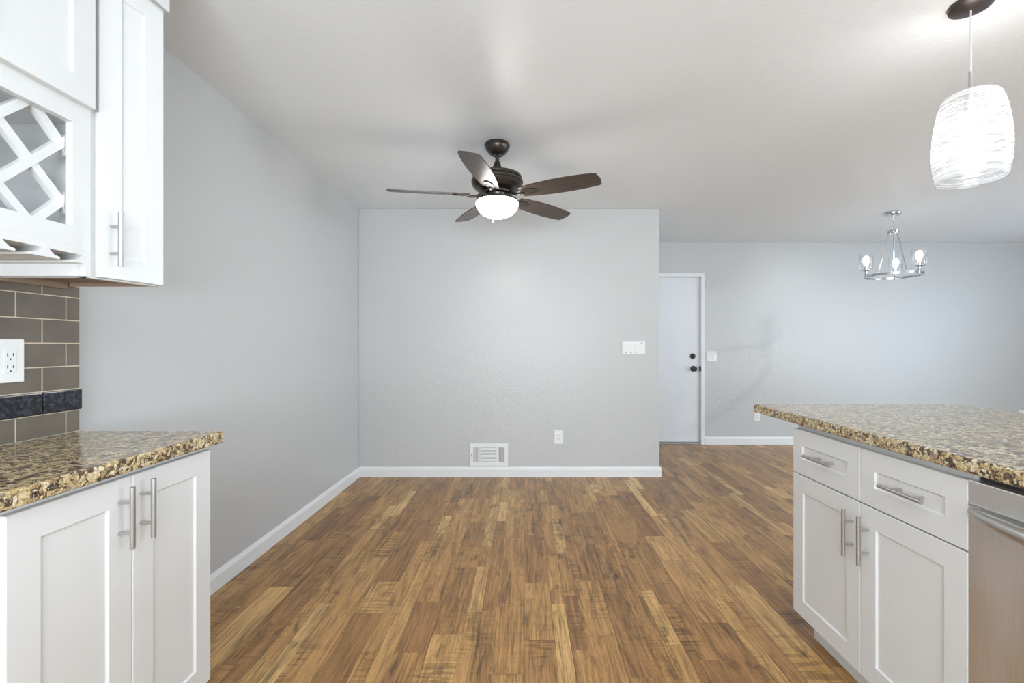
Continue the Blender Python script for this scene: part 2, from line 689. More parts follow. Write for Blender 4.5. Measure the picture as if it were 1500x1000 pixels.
# floor: laminate boards, each of one wide and one narrow printed strip
def make_floor():
    bm = bmesh.new()
    col = bm.loops.layers.float_color.new('plank')
    rng = random.Random(11)
    bx = -0.004 - 0.189 * 9
    k = 0
    while bx < XR + 0.1:
        splits = (0.063, 0.126) if k % 2 == 0 else (0.126, 0.063)
        u = bx
        for w in splits:
            y = YN - 0.1 - rng.random() * 0.8
            while y < YF + 0.1:
                ln = rng.choice((0.28, 0.4, 0.52, 0.65, 0.8)) * rng.uniform(0.85, 1.2)
                tone = min(1, max(0, rng.gauss(0.46, 0.17)))
                if w < 0.1 and rng.random() < 0.4:
                    tone = min(1, tone + 0.3)
                c = (tone, rng.random(), rng.random(), 1)
                x0, x1 = max(u, XL - 0.05), min(u + w, XR + 0.05)
                y0, y1 = max(y, YN - 0.05), min(y + ln, YF + 0.05)
                if x1 > x0 and y1 > y0:
                    g0 = 0.0008 if abs(u - bx) < 1e-6 else 0.0003
                    g1 = 0.0003
                    f = bm.faces.new([bm.verts.new(p) for p in ((x0 + g0, y0 + g1, 0), (x1 - g1, y0 + g1, 0), (x1 - g1, y1 - g1, 0), (x0 + g0, y1 - g1, 0))])
                    for l in f.loops:
                        l[col] = c
                y += ln
            u += w
        bx += 0.189
        k += 1
    f = bm.faces.new([bm.verts.new(p) for p in ((XL - 0.1, YN - 0.1, -0.0012), (XR + 0.1, YN - 0.1, -0.0012), (XR + 0.1, YF + 0.1, -0.0012), (XL - 0.1, YF + 0.1, -0.0012))])
    f.material_index = 1
    me = bpy.data.meshes.new('floor')
    bm.to_mesh(me)
    bm.free()
    me.materials.append(M['floor'])
    me.materials.append(M['gap'])
    o = bpy.data.objects.new('floor', me)
    COL.objects.link(o)
    return struct(o)


make_floor()
struct(MB().box(XL - 0.1, XR + 0.1, YN - 0.1, YF + 0.1, CEIL, CEIL + 0.1).build('ceiling', 'ceiling'))
struct(MB().box(XL - 0.1, XL, YN - 0.1, YB + 0.12, 0, CEIL).build('wall_left', 'wall'))
struct(MB().box(XL, XP, YB, YF, 0, CEIL, 0.004).build('wall_back', 'wall'))
# far wall with the opening of the entry door
DX0, DX1, DZ = 1.322, 2.137, 2.035
w = MB()
w.box(XP - 0.2, DX0, YF, YF + 0.12, 0, CEIL)
w.box(DX1, XR + 0.1, YF, YF + 0.12, 0, CEIL)
w.box(DX0, DX1, YF, YF + 0.12, DZ, CEIL)
struct(w.build('wall_far', 'wall'))
# right wall with the sliding door's opening, kitchen wall; an unseen window opening added in each
w = MB()
w.box(XR, XR + 0.12, YN, -1.4, 0, CEIL)
w.box(XR, XR + 0.12, 1.0, 1.5, 0, CEIL)
w.box(XR, XR + 0.12, -1.4, 1.0, 0, 0.8)
w.box(XR, XR + 0.12, -1.4, 1.0, 2.2, CEIL)
w.box(XR, XR + 0.12, 4.3, YF, 0, CEIL)
w.box(XR, XR + 0.12, 1.5, 4.3, 2.2, CEIL)
struct(w.build('wall_right', 'wall'))
w = MB()
w.box(XL, -1.1, YN - 0.12, YN, 0, CEIL)
w.box(1.5, XR, YN - 0.12, YN, 0, CEIL)
w.box(-1.1, 1.5, YN - 0.12, YN, 0, 0.3)
w.box(-1.1, 1.5, YN - 0.12, YN, 2.15, CEIL)
struct(w.build('wall_near', 'wall'))
struct(MB().box(XL, XT - 0.010, YN, YT, 0, CEIL).build('wall_kitchen', 'wall'))

wd = struct(MB().box(XR + 0.02, XR + 0.08, 1.5, 1.57, 0, 2.2).box(XR + 0.02, XR + 0.08, 4.23, 4.3, 0, 2.2)
            .box(XR + 0.02, XR + 0.08, 1.57, 4.23, 2.13, 2.2).box(XR + 0.02, XR + 0.08, 1.57, 4.23, 0, 0.06)
            .box(XR + 0.02, XR + 0.08, 2.86, 2.94, 0.06, 2.13).build('window_1', 'trim'))
MB().box(XR + 0.045, XR + 0.051, 1.57, 2.86, 0.06, 2.13).box(XR + 0.045, XR + 0.051, 2.94, 4.23, 0.06, 2.13).build('window_pane', 'window_glass', wd)
wd = struct(MB().box(XR + 0.02, XR + 0.08, -1.4, -1.34, 0.8, 2.2).box(XR + 0.02, XR + 0.08, 0.94, 1.0, 0.8, 2.2)
            .box(XR + 0.02, XR + 0.08, -1.34, 0.94, 2.14, 2.2).box(XR + 0.02, XR + 0.08, -1.34, 0.94, 0.8, 0.86)
            .box(XR + 0.02, XR + 0.08, -0.23, -0.17, 0.86, 2.14).build('window_added_3', 'trim'))  # frame of the added unseen window in the right wall
MB().box(XR + 0.045, XR + 0.051, -1.34, -0.23, 0.86, 2.14).box(XR + 0.045, XR + 0.051, -0.17, 0.94, 0.86, 2.14).build('window_pane', 'window_glass', wd)
wd = struct(MB().box(-1.1, -1.04, YN - 0.09, YN - 0.03, 0.3, 2.15).box(1.44, 1.5, YN - 0.09, YN - 0.03, 0.3, 2.15)
            .box(-1.04, 1.44, YN - 0.09, YN - 0.03, 2.09, 2.15).box(-1.04, 1.44, YN - 0.09, YN - 0.03, 0.3, 0.36)
            .box(0.17, 0.23, YN - 0.09, YN - 0.03, 0.36, 2.09).build('window_added_2', 'trim'))  # frame of the added unseen window behind the camera
MB().box(-1.04, 0.17, YN - 0.063, YN - 0.057, 0.36, 2.09).box(0.23, 1.44, YN - 0.063, YN - 0.057, 0.36, 2.09).build('window_pane', 'window_glass', wd)

# baseboards (profile: flat face, chamfered top)
BH, BT = 0.092, 0.014
def bb_prof(s=1):
    return [(0, 0), (s * BT, 0), (s * BT, BH - 0.022), (s * (BT - 0.007), BH - 0.006), (s * (BT - 0.010), BH), (0, BH)]
struct(MB().prism([(XL + u, v) for u, v in bb_prof(1)], 1, YT, YB).build('baseboard_left', 'trim'))
b = MB()
b.prism([(YB - u, v) for u, v in bb_prof(1)], 0, XL + BT, XP + BT)
b.prism([(XP + u, v) for u, v in bb_prof(1)], 1, YB, YF)
struct(b.build('baseboard_back', 'trim'))
struct(MB().prism([(YF - u, v) for u, v in bb_prof(1)], 0, DX1 + 0.045, XR).build('baseboard_far', 'trim'))

# entry door in the far wall
T = empty('door_1', (0, 0, 0))
struct(T)
MB().box(DX0 + 0.004, DX1 - 0.004, YF + 0.022, YF + 0.062, 0.028, DZ - 0.006, 0.002).build('door_panel', 'door', T)
b = MB()
b.box(DX1, DX1 + 0.042, YF - 0.014, YF, 0, DZ + 0.042, 0.003)
b.box(DX0 - 0.042, DX0, YF - 0.014, YF, 0, DZ + 0.042, 0.003)
b.box(DX0, DX1, YF - 0.014, YF, DZ, DZ + 0.042, 0.003)
b.box(DX1 - 0.002, DX1, YF, YF + 0.1, 0, DZ)
b.box(DX0, DX0 + 0.002, YF, YF + 0.1, 0, DZ)
b.box(DX0, DX1, YF, YF + 0.1, DZ - 0.003, DZ)
b.box(DX0, DX1, YF + 0.085, YF + 0.12, 0, DZ)
b.build('door_frame', 'trim', T)
MB().box(DX0, DX1, YF - 0.01, YF + 0.085, 0.0, 0.024, 0.004).build('door_sill', 'nickel_h', T)
kx, kz = 2.053, 0.917
k = MB()
prof = [(0.0, 0.0), (0.034, 0.0), (0.034, 0.006), (0.029, 0.011), (0.014, 0.014), (0.012, 0.030), (0.022, 0.036), (0.029, 0.048), (0.028, 0.060), (0.018, 0.068), (0.0, 0.070)]
k.lathe(prof, n=32)
k.build('door_knob', 'black', T).location = (kx, YF + 0.022, kz)
bpy.data.objects['door_knob'].rotation_euler = (PI / 2, 0, 0)
k = MB().lathe([(0, 0), (0.033, 0), (0.033, 0.010), (0.027, 0.018), (0.014, 0.020), (0.012, 0.026), (0, 0.027)], n=32)
k.box(-0.004, 0.004, -0.014, 0.014, 0.024, 0.036, 0.001)
o = k.build('deadbolt', 'black', T)
o.location = (2.048, YF + 0.022, 1.07)
o.rotation_euler = (PI / 2, 0, 0)
MB().box(DX1 - 0.014, DX1 + 0.001, YF - 0.0155, YF + 0.021, kz - 0.028, kz + 0.028, 0.001).build('strike_plate', 'black', T)

# wall tile splashback beside the cabinets
def make_splash():
    b = MB()
    b.box(XT - 0.010, XT - 0.0007, 0.3, YT - 0.001, 0.9136, 1.384, mat='grout')
    g = 0.0011
    rows = [(0.9136, 0.9830)] + [(1.0525 + 0.0735 * i, 1.0525 + 0.0735 * (i + 1)) for i in range(4)] + [(1.3465, 1.384)]
    L = 0.1475
    for i, (z0, z1) in enumerate(rows):
        y = (1.489 - L) if i in (0, 2, 4) else (1.489 - L - L / 2 + 0.0)
        edges = []
        start = 1.4865 if i in (0, 2, 4) else 1.4865 - L / 2
        e = [YT]
        q = start
        while q > 0.3:
            e.append(q)
            q -= L
        e.append(0.3)
        for a, c in zip(e, e[1:]):
            b.box(XT - 0.0042, XT, c + g, a - (g if a < YT - 0.001 else 0), z0 + g, z1 - g, 0.0012, 1, mat='tile')
    return struct(b.build('wall_backsplash', 'tile'))
SPL = make_splash()
b = MB()
for a, c in ((YT + 0.003, 1.410), (1.4085, 1.2), (1.1985, 0.99), (0.9885, 0.78), (0.7785, 0.57)):
    b.box(XT - 0.008, XT + 0.007, c, a, 0.9845, 1.0510, 0.004, 2)
b.build('stone_border', 'darkgran', SPL)

# ------------------------------------------------------------------ shared builders
def pull(name, parent, base, axis, length=0.154, face=(1, 0, 0), r=0.0060, out=0.034, gap=0.077, mat='nickel'):
    """bar pull in parent coordinates; base is the point on the door face at the middle of the bar"""
    b = MB()
    ax, fc, p = Vector(axis), Vector(face), Vector(base)
    c = p + fc * out
    b.cyl(c - ax * length / 2, c + ax * length / 2, r, n=20)
    for s in (-1, 1):
        q = p + ax * (s * gap / 2)
        b.cyl(q - fc * 0.0005, q + fc * out, 0.0042, n=14)
    return b.build(name, mat, parent, base=base)


def shaker(y0, y1, z0, z1, xf, sgn, rail=0.066, th=0.019, rec=0.0065, bev=0.003):
    """panel door lying in a plane x = xf, front towards sgn; returns an MB"""
    b = MB()
    xb = xf - sgn * th
    xp = xf - sgn * rec
    t = bmesh.new()
    def ring(x, i):
        return [t.verts.new((x, y, z)) for y, z in ((y0 + i, z0 + i), (y1 - i, z0 + i), (y1 - i, z1 - i), (y0 + i, z1 - i))]
    R = [ring(xb, 0), ring(xf - sgn * 0.0015, 0), ring(xf, 0.0015), ring(xf, rail), ring(xp + sgn * 0.001, rail + bev), ring(xp, rail + bev + 0.002)]
    for A, B in zip(R, R[1:]):
        for k in range(4):
            t.faces.new((A[k], A[(k + 1) % 4], B[(k + 1) % 4], B[k]))
    t.faces.new(R[-1])
    t.faces.new(R[0][::-1])
    bmesh.ops.recalc_face_normals(t, faces=t.faces)
    b.absorb(t)
    return b

# ------------------------------------------------------------------ left base cabinet and its worktop
CX = -1.01
T = tag(empty('base_cabinet', (-1.23, 1.205, 0)), 'white two-door base cabinet under the small granite worktop against the tiled wall', 'cabinet')
B0 = T.location.copy()
b = MB()
b.box(XT - 0.01 + 0.001, CX - 0.02, 0.902, 1.506, 0.105, 0.8748, 0.001)
b.build('body', 'cab', T, base=B0).location = (0, 0, 0)
MB().box(XT + 0.0, CX - 0.075, 0.91, 1.49, 0.0, 0.105).build('toe_kick', 'cab', T, base=B0).location = (0, 0, 0)
for y0, y1, hy, zc in ((0.910, 1.2032, 1.1645, 0.7625), (1.2056, 1.504, 1.2300, 0.7652)):
    d = shaker(y0, y1, 0.122, 0.8585, CX, 1).build('door', 'cab', T, base=B0)
    d.location = (0, 0, 0)
    pull('handle', d, Vector((CX, hy, zc)) - B0, (0, 0, 1))

T = MB().box(XT + 0.0002, -0.985, 0.872, YT, 0.875, 0.9136, 0.006, 3).build('countertop', 'granite', base=(-1.22, 1.2, 0.875))
tag(T, 'small glossy brown granite countertop against the tiled wall', 'countertop')

# ------------------------------------------------------------------ wine rack wall cabinet
WX, WY0, WY1 = -1.195, 0.66, 1.2875
WB = Vector((-1.32, 0.97, 1.379))
T = tag(empty('wine_rack_cabinet', WB), 'white wall cabinet with a diagonal wine lattice and stemware rack below its door', 'cabinet')
P0 = (0, 0, 0)
def wpart(mb, name, mat, parent=T):
    o = mb.build(name, mat, parent, base=WB)
    o.location = P0
    return o
OY0, OY1, OZ0, OZ1 = 0.712, 1.236, 1.507, 1.784
b = MB()
b.box(XT, WX - 0.0195, WY1 - 0.016, WY1, 1.381, 2.29)                 # far side
b.box(XT, WX - 0.0195, WY0, WY0 + 0.016, 1.381, 2.29)                 # near side
b.box(XT, XT + 0.008, WY0 + 0.016, WY1 - 0.016, 1.381, 2.29)                 # back
b.box(XT + 0.008, WX - 0.0195, WY0 + 0.016, WY1 - 0.016, 1.795, 1.813)
b.box(XT + 0.008, WX - 0.0195, WY0 + 0.016, WY1 - 0.016, 2.272, 2.29)
b.box(XT + 0.008, WX - 0.0195, WY0 + 0.016, WY1 - 0.016, 1.480, 1.498)
wpart(b, 'body', 'cabin')
b = MB()
b.box(WX - 0.019, WX, OY1, WY1, 1.458, 2.29)
b.box(WX - 0.019, WX, WY0, OY0, 1.458, 2.29)
b.box(WX - 0.019, WX, WY1 - 0.016, WY1, 1.381, 1.458)
b.box(WX - 0.019, WX, WY0, WY0 + 0.016, 1.381, 1.458)
b.box(WX - 0.019, WX, OY0, OY1, OZ1, 2.29)
b.box(WX - 0.019, WX, OY0, OY1, 1.458, OZ0)
wpart(b, 'face_frame', 'cab')
# lattice
def clip_slat(b, c, k, wd, x0, x1):
    """slat z - z0 = k (y - y0) through c, clipped to the opening"""
    t = bmesh.new()
    dy, dz = 1 / math.sqrt(2), k / math.sqrt(2)
    ny, nz = -dz, dy
    pts = [(c[0] + dy * s * 0.6 + ny * q * wd / 2, c[1] + dz * s * 0.6 + nz * q * wd / 2) for s, q in ((-1, -1), (1, -1), (1, 1), (-1, 1))]
    def clip(poly, ins, cut):
        out = []
        for i, p in enumerate(poly):
            q = poly[(i + 1) % len(poly)]
            if ins(p):
                out.append(p)
                if not ins(q): out.append(cut(p, q))
            elif ins(q):
                out.append(cut(p, q))
        return out
    def lerp(p, q, ax, v):
        f = (v - p[ax]) / (q[ax] - p[ax])
        return (p[0] + (q[0] - p[0]) * f, p[1] + (q[1] - p[1]) * f)
    for ax, v, sg in ((0, OY0 - 0.01, 1), (0, OY1 + 0.01, -1), (1, OZ0 - 0.008, 1), (1, OZ1 + 0.008, -1)):
        if len(pts) < 3: return
        pts = clip(pts, lambda p: sg * (p[ax] - v) >= 0, lambda p, q: lerp(p, q, ax, v))
    if len(pts) >= 3:
        b.prism(pts, 0, x0, x1)
LC, LP = (1.154, 1.649), 0.0765
for k, xa in ((1, WX - 0.021), (-1, WX - 0.0225)):
    for i in range(-3, 4):
        b = MB()
        clip_slat(b, (LC[0] + i * 2 * LP * 1.0 - (0 if k == 1 else 0), LC[1]), k, 0.0205, xa - 0.016, xa)
        if len(b.bm.verts):
            wpart(b, 'lattice_slat', 'cab')
        else:
            b.bm.free()
# stemware rack: a block with flared T-slots running back to the wall
zt, zb, ztop = 1.4362, 1.4138, 1.4585
prof = [(WY1 - 0.0162, ztop), (WY1 - 0.0162, zb)]
ys = []
yc = 1.2205
while yc - 0.05 > WY0 + 0.03:
    for dy, z in ((0.0175, zb), (0.0175, zb + 0.006), (0.030, zb + 0.0085), (0.040, zt - 0.006), (0.0445, zt), (-0.0445, zt), (-0.040, zt - 0.006), (-0.030, zb + 0.0085), (-0.0175, zb + 0.006), (-0.0175, zb)):
        prof.append((yc + dy, z))
    yc -= 0.1055
prof += [(WY0 + 0.0162, zb), (WY0 + 0.0162, ztop)]
wpart(MB().prism(prof, 0, XT + 0.009, WX - 0.0005), 'stemware_rack', 'cab')
for y0, y1 in ((0.975, 1.2825), (0.665, 0.9725)):
    d = wpart(shaker(y0, y1, 1.838, 2.262, -1.1755, 1, rail=0.064), 'door', 'cab')
wpart(MB().box(XT, XT + 0.016, 0.7, 1.476, 1.3715, 1.3898), 'hanging_rail', 'under')

# narrow end cabinet beside it, its front splayed slightly outwards
NB = Vector((-1.32, 1.39, 1.379))
T = tag(empty('narrow_wall_cabinet', NB), 'narrow white single-door wall cabinet with bar handle beside the wine lattice', 'cabinet')
YN0, YN1 = 1.2885, 1.487
p_near, p_far = Vector((-1.187, 1.296)), Vector((-1.149, 1.489))
d2 = (p_far - p_near).normalized()
nrm = Vector((d2.y, -d2.x))
cn, cf = p_near - nrm * 0.0205, p_far - nrm * 0.0205
b = MB()
b.prism([(XT, YN0), (cn.x - 0.001, YN0), (cf.x, YN1), (XT, YN1)], 2, 1.393, 2.29, mat='cab')
# side skirts reach below the recessed underside
b.box(XT, cn.x - 0.002, YN0, YN0 + 0.012, 1.3795, 1.393, mat='cab')
b.box(XT, cf.x, YN1 - 0.004, YN1, 1.3795, 1.393, mat='under')
b.prism([(cn.x - 0.001 - 0.019, YN0), (cn.x - 0.001, YN0), (cf.x, YN1), (cf.x - 0.019, YN1)], 2, 1.3795, 1.393, mat='cab')
b.prism([(XT + 0.001, YN0 + 0.012), (cn.x - 0.021, YN0 + 0.012), (cf.x - 0.02, YN1 - 0.004), (XT + 0.001, YN1 - 0.004)], 2, 1.390, 1.3929, mat='under')
o = b.build('body', None, T, base=NB)
o.location = P0
ang = math.atan2(d2.y, d2.x) - PI / 2
dl = (p_far - p_near).length
dr = shaker(0.008, dl, 1.383, 2.262, 0.0, 1, rail=0.060).build('door', 'cab', T)
dr.location = Vector((p_near.x, p_near.y, 0)) - NB
dr.rotation_euler = (0, 0, ang)
pull('handle', dr, (0, 0.038, 1.4925), (0, 0, 1))

# crown moulding over both wall cabinets
prof = [(XT, 2.291), (-1.172, 2.291), (-1.172, 2.263), (-1.140, 2.263), (-1.137, 2.252), (-1.131, 2.252), (-1.131, 2.35), (-1.09, CEIL - 0.03), (-1.09, CEIL), (XT, CEIL)]
struct(MB().prism(prof, 1, WY0, 1.4895).build('trim_1', 'cab'))

# ------------------------------------------------------------------ island / peninsula
IX = 1.12
T = tag(empty('island_cabinet', (1.43, 1.57, 0)), 'white base cabinet with two drawers over two doors beside the steel dishwasher', 'cabinet')
IB = T.location.copy()
o = MB().box(IX + 0.0205, 1.73, 1.184, 1.948, 0.0955, 0.8748, 0.001).build('body', 'cab', T, base=IB); o.location = P0
o = MB().box(1.183, 1.73, 1.184, 1.912, 0.0, 0.0955).build('toe_kick', 'cab', T, base=IB); o.location = P0
for y0, y1, hy in ((1.5615, 1.950, 1.594), (1.1828, 1.5590, 1.5225)):
    d = shaker(y0, y1, 0.0955, 0.6675, IX, -1).build('door', 'cab', T, base=IB)
    d.location = P0
    pull('handle', d, Vector((IX, hy, 0.555)) - IB, (0, 0, 1), 0.158, (-1, 0, 0))
for y0, y1 in ((1.5615, 1.950), (1.1828, 1.5590)):
    d = shaker(y0, y1, 0.6720, 0.8510, IX, -1, rail=0.062).build('drawer', 'cab', T, base=IB)
    d.location = P0
    pull('handle', d, Vector((IX + 0.009, (y0 + y1) / 2 - 0.012, 0.7625)) - IB, (0, 1, 0), 0.158, (-1, 0, 0), out=0.043, mat='nickel_h')

T = tag(empty('dishwasher', (1.43, 0.88, 0)), 'stainless steel dishwasher with a bowed bar handle beside the drawers', 'dishwasher')
DB = T.location.copy()
o = MB().box(IX + 0.03, 1.72, 0.585, 1.178, 0.1, 0.872).build('tub', 'slot', T, base=DB); o.location = P0
o = MB().box(IX, IX + 0.029, 0.586, 1.1818, 0.1, 0.8545, 0.003).build('door', 'steel', T, base=DB); o.location = P0
dd = o
pts, rs = [], []
for i in range(25):
    u = i / 24
    pts.append((IX + 0.004 - 0.052 * math.sin(PI * u) ** 0.8, 1.174 - 0.582 * u, 0.777))
    rs.append(0.010 + 0.010 * math.sin(PI * u) ** 0.7)
b = MB().tube(pts, 0.015, 16, rs=rs)
o = b.build('handle', 'nickel_h', dd, base=DB); o.location = P0
o = MB().box(IX - 0.0035, IX + 0.002, 0.59, 1.178, 0.7915, 0.7975, 0.0015).build('trim_ridge', 'nickel_h', dd, base=DB); o.location = P0
o = MB().box(1.19, 1.7, 0.586, 1.181, 0.0, 0.0995).build('toe_panel', 'slot', T, base=DB); o.location = P0

T = MB().box(1.096, 2.06, 0.45, 2.241, 0.875, 0.9136, 0.007, 3).build('island_countertop', 'granite', base=(1.58, 1.35, 0.875))
tag(T, 'large speckled granite countertop over the dishwasher and drawers', 'countertop')

# ------------------------------------------------------------------ electrical plates
def outlet(root_loc, rz, wide=0.074, high=0.120):
    """duplex receptacle, front along local -Y"""
    T = empty('wall_outlet', root_loc, rz)
    MB().box(-wide / 2, wide / 2, -0.0055, 0, -high / 2, high / 2, 0.0025).build('cover_plate', 'plate', T)
    r = MB().box(-0.0168, 0.0168, -0.0072, -0.005, -0.034, 0.034, 0.0008).build('receptacle', 'plate', T)
    b = MB()
    for dz in (0.0175, -0.0165):
        for dx, hh in ((-0.0075, 0.0045), (0.0075, 0.0038)):
            b.box(dx - 0.0012, dx + 0.0012, -0.0076, -0.0068, dz - hh, dz + hh)
        b.cyl((0, -0.0076, dz - 0.012), (0, -0.0068, dz - 0.012), 0.0026, n=10)
    b.build('socket_slots', 'slot', r)
    return T

O1 = tag(outlet(((818 - 768.5) / 160.7, YB, 1.19 - 133 / 160.7), 0), 'white outlet on the grey wall near the air vent', 'outlet')
O2 = tag(copy_tree(O1), 'white outlet low on the far wall just under the tip of the granite slab', 'outlet')
O2.location = (2.822, YF, 0.345)
O3 = tag(copy_tree(O1), 'white outlet low on the far wall peeking above the slab at the right edge', 'outlet')
O3.location = (6.03, YF, 0.352)
O4 = tag(outlet((XT, 1.319, 1.1485), PI / 2, 0.078, 0.123), 'white outlet on the taupe wall tiles', 'outlet')

# four-gang switch plate on the back wall
T = tag(empty('switch_plate', (0.9925, YB, 1.178)), 'wide white four-switch plate on the grey wall beside the hallway opening', 'light switch')
MB().box(-0.105, 0.105, -0.006, 0, -0.0605, 0.0605, 0.003).build('cover_plate', 'plate', T)
for i, dx in enumerate((-0.072, -0.024, 0.024, 0.072)):
    s = MB().box(dx - 0.0165, dx + 0.0165, -0.009, -0.0055, -0.034, 0.034, 0.001).build('rocker', 'plate', T)
    if i < 3:
        MB().box(dx - 0.007, dx + 0.007, -0.0098, -0.0055, -0.047, -0.0385, 0.001).build('slide_knob', 'grey', T)
    else:
        MB().box(dx - 0.007, dx + 0.007, -0.0098, -0.0055, 0.038, 0.0445, 0.001).build('slide_knob', 'grey', T)
# two-gang plate by the door
T = tag(empty('switch_plate', (2.268, YF, 1.066)), 'small white double switch plate on the far wall beside the door', 'light switch')
MB().box(-0.060, 0.060, -0.006, 0, -0.0605, 0.0605, 0.003).build('cover_plate', 'plate', T)
for dx in (-0.023, 0.023):
    MB().box(dx - 0.0165, dx + 0.0165, -0.010, -0.0055, -0.034, 0.034, 0.002).build('rocker', 'plate', T)
T = MB().cyl((0, 0, 0), (0, -0.012, 0), 0.012, 0.009, 16).build('door_stop_button', 'plate')
T.location = ((1036 - 768.5) / 120.7, YF, 1.19 + 94 / 120.7)
tag(T, 'tiny white round button on the far wall just outside the door casing', 'button')

# ------------------------------------------------------------------ air register
T = tag(empty('air_vent', (-0.327, YB, 0.099)), 'white metal air register with louvres above the baseboard', 'air vent')
W2, VH = 0.174, 0.204
b = MB()
iy = 0.034
b.box(-W2, W2, -0.008, 0, 0, iy, 0.002)
b.box(-W2, W2, -0.008, 0, VH - iy, VH, 0.002)
b.box(-W2, -W2 + 0.032, -0.008, 0, iy - 0.002, VH - iy + 0.002)
b.box(W2 - 0.032, W2, -0.008, 0, iy - 0.002, VH - iy + 0.002)
b.box(-0.079, -0.068, -0.008, 0, iy - 0.002, VH - iy + 0.002)
b.box(0.070, 0.086, -0.008, 0, iy - 0.002, VH - iy + 0.002)
b.build('frame', 'plate', T)
MB().box(-W2 + 0.03, W2 - 0.03, -0.0012, -0.0002, iy - 0.001, VH - iy + 0.001).build('backing', 'grey', T)
b = MB()
nl = 11
for i in range(nl):
    z = iy + (i + 0.5) * (VH - 2 * iy) / nl
    b.prism([(-0.0075, z - 0.0045), (-0.0065, z - 0.0050), (-0.0015, z + 0.0025), (-0.0025, z + 0.0032)], 0, -0.068, 0.070)
b.build('centre_louvres', 'plate', T)
for x0, x1, sg in ((-W2 + 0.032, -0.079, 1), (0.086, W2 - 0.032, -1)):
    b = MB()
    for i in range(5):
        x = x0 + (i + 0.5) * (x1 - x0) / 5
        b.prism([(x - sg * 0.004, -0.0075), (x - sg * 0.003, -0.0080), (x + sg * 0.004, -0.002), (x + sg * 0.003, -0.0015)], 2, iy - 0.001, VH - iy + 0.001)
    b.build('side_louvres', 'plate', T)
MB().box(-W2 + 0.016, -W2 + 0.020, -0.016, -0.006, VH / 2 - 0.012, VH / 2 + 0.008, 0.001).build('lever', 'grey', T)

# ------------------------------------------------------------------ ceiling fan
FX, FY = -0.170, 2.90
T = tag(empty('ceiling_fan', (FX, FY, CEIL)), 'dark bronze five-blade ceiling fan with a lit white bowl', 'ceiling fan')
def z(h):
    return h - CEIL
MB().lathe([(0, z(CEIL)), (0.074, z(CEIL)), (0.079, z(2.436)), (0.079, z(2.428)), (0.075, z(2.424)), (0.073, z(2.418)), (0.067, z(2.402)), (0.052, z(2.384)), (0.036, z(2.373)), (0.028, z(2.371)), (0.026, z(2.374)), (0, z(2.375))]).build('canopy', 'bronze', T)
MB().cyl((0, 0, z(2.37)), (0, 0, z(2.32)), 0.0120, n=24).build('downrod', 'bronze', T)
MB().lathe([(0, z(2.333)), (0.016, z(2.333)), (0.019, z(2.326)), (0.037, z(2.270)), (0.044, z(2.249)), (0, z(2.249))], n=32).build('coupling', 'bronze', T)
MB().lathe([(0, z(2.249)), (0.138, z(2.248)), (0.149, z(2.244)), (0.152, z(2.239)), (0.152, z(2.227)), (0.146, z(2.2235)), (0.146, z(2.219)), (0.156, z(2.217)), (0.160, z(2.212)), (0.160, z(2.201)), (0.154, z(2.197)), (0.154, z(2.193)),
            (0.157, z(2.190)), (0.151, z(2.177)), (0.132, z(2.160)), (0.106, z(2.149)), (0.090, z(2.144)), (0.088, z(2.135)), (0, z(2.134))], n=64).build('motor_housing', 'bronze', T, sharp=25)
MB().lathe([(0, z(2.136)), (0.066, z(2.136)), (0.070, z(2.128)), (0.066, z(2.112)), (0.074, z(2.106)), (0.100, z(2.100)), (0.128, z(2.096)), (0.131, z(2.088)), (0.128, z(2.084)), (0, z(2.084))]).build('light_fitter', 'bronze', T)
bowl = [(0.125, z(2.086)), (0.131, z(2.078)), (0.132, z(2.070)), (0.128, z(2.052)), (0.114, z(2.028)), (0.092, z(2.008)), (0.062, z(1.994)), (0.030, z(1.987)), (0, z(1.985))]
MB().lathe(bowl).build('light_bowl', 'bowl', T)
b = MB()
b.tube([(-0.026, -0.01, z(1.992)), (-0.026, -0.01, z(1.968))], 0.0012, 6)
b.cyl((-0.026, -0.01, z(1.968)), (-0.026, -0.01, z(1.956)), 0.003, n=8)
b.build('pull_chain', 'nickel', T)
# blades: leaf outline (distance from axis, half width each side), pitched
outline = [(0.168, -0.048), (0.20, -0.054), (0.28, -0.064), (0.38, -0.071), (0.48, -0.072), (0.57, -0.067), (0.640, -0.058),
           (0.654, -0.05), (0.664, 0.0), (0.655, 0.052), (0.640, 0.0595), (0.57, 0.067), (0.48, 0.072), (0.38, 0.071), (0.28, 0.064), (0.20, 0.054), (0.168, 0.048)]
ZB = z(2.122)
pitch = math.radians(13)
for i in range(5):
    a = math.radians(-27.0 - 72 * i)
    b = MB().prism(outline, 2, -0.003, 0.003)
    bl = b.build('blade', 'blade', T)
    bl.location = (0, 0, ZB)
    bl.rotation_euler = (Matrix.Rotation(a, 3, 'Z') @ Matrix.Rotation(-pitch, 3, 'X')).to_euler()
    h = MB()
    h.tube([(0.080, 0, 0.014), (0.105, 0, 0.004), (0.130, 0, -0.009), (0.165, 0, -0.011), (0.185, 0, -0.008)], 0.008, 10)
    h.prism([(0.165, -0.012), (0.19, -0.026), (0.24, -0.030), (0.272, -0.014), (0.275, 0.0), (0.272, 0.014), (0.24, 0.030), (0.19, 0.026), (0.165, 0.012)], 2, -0.0085, -0.0031, bev=0.001)
    for sx, sy in ((0.215, 0.016), (0.215, -0.016), (0.255, 0.0)):
        h.cyl((sx, sy, -0.0105), (sx, sy, -0.008), 0.004, n=10)
    h.build('blade_bracket', 'bronze', bl)
point('fan_lamp', (FX, FY, 1.955), 5, (1.0, 0.97, 0.93), 0.09)

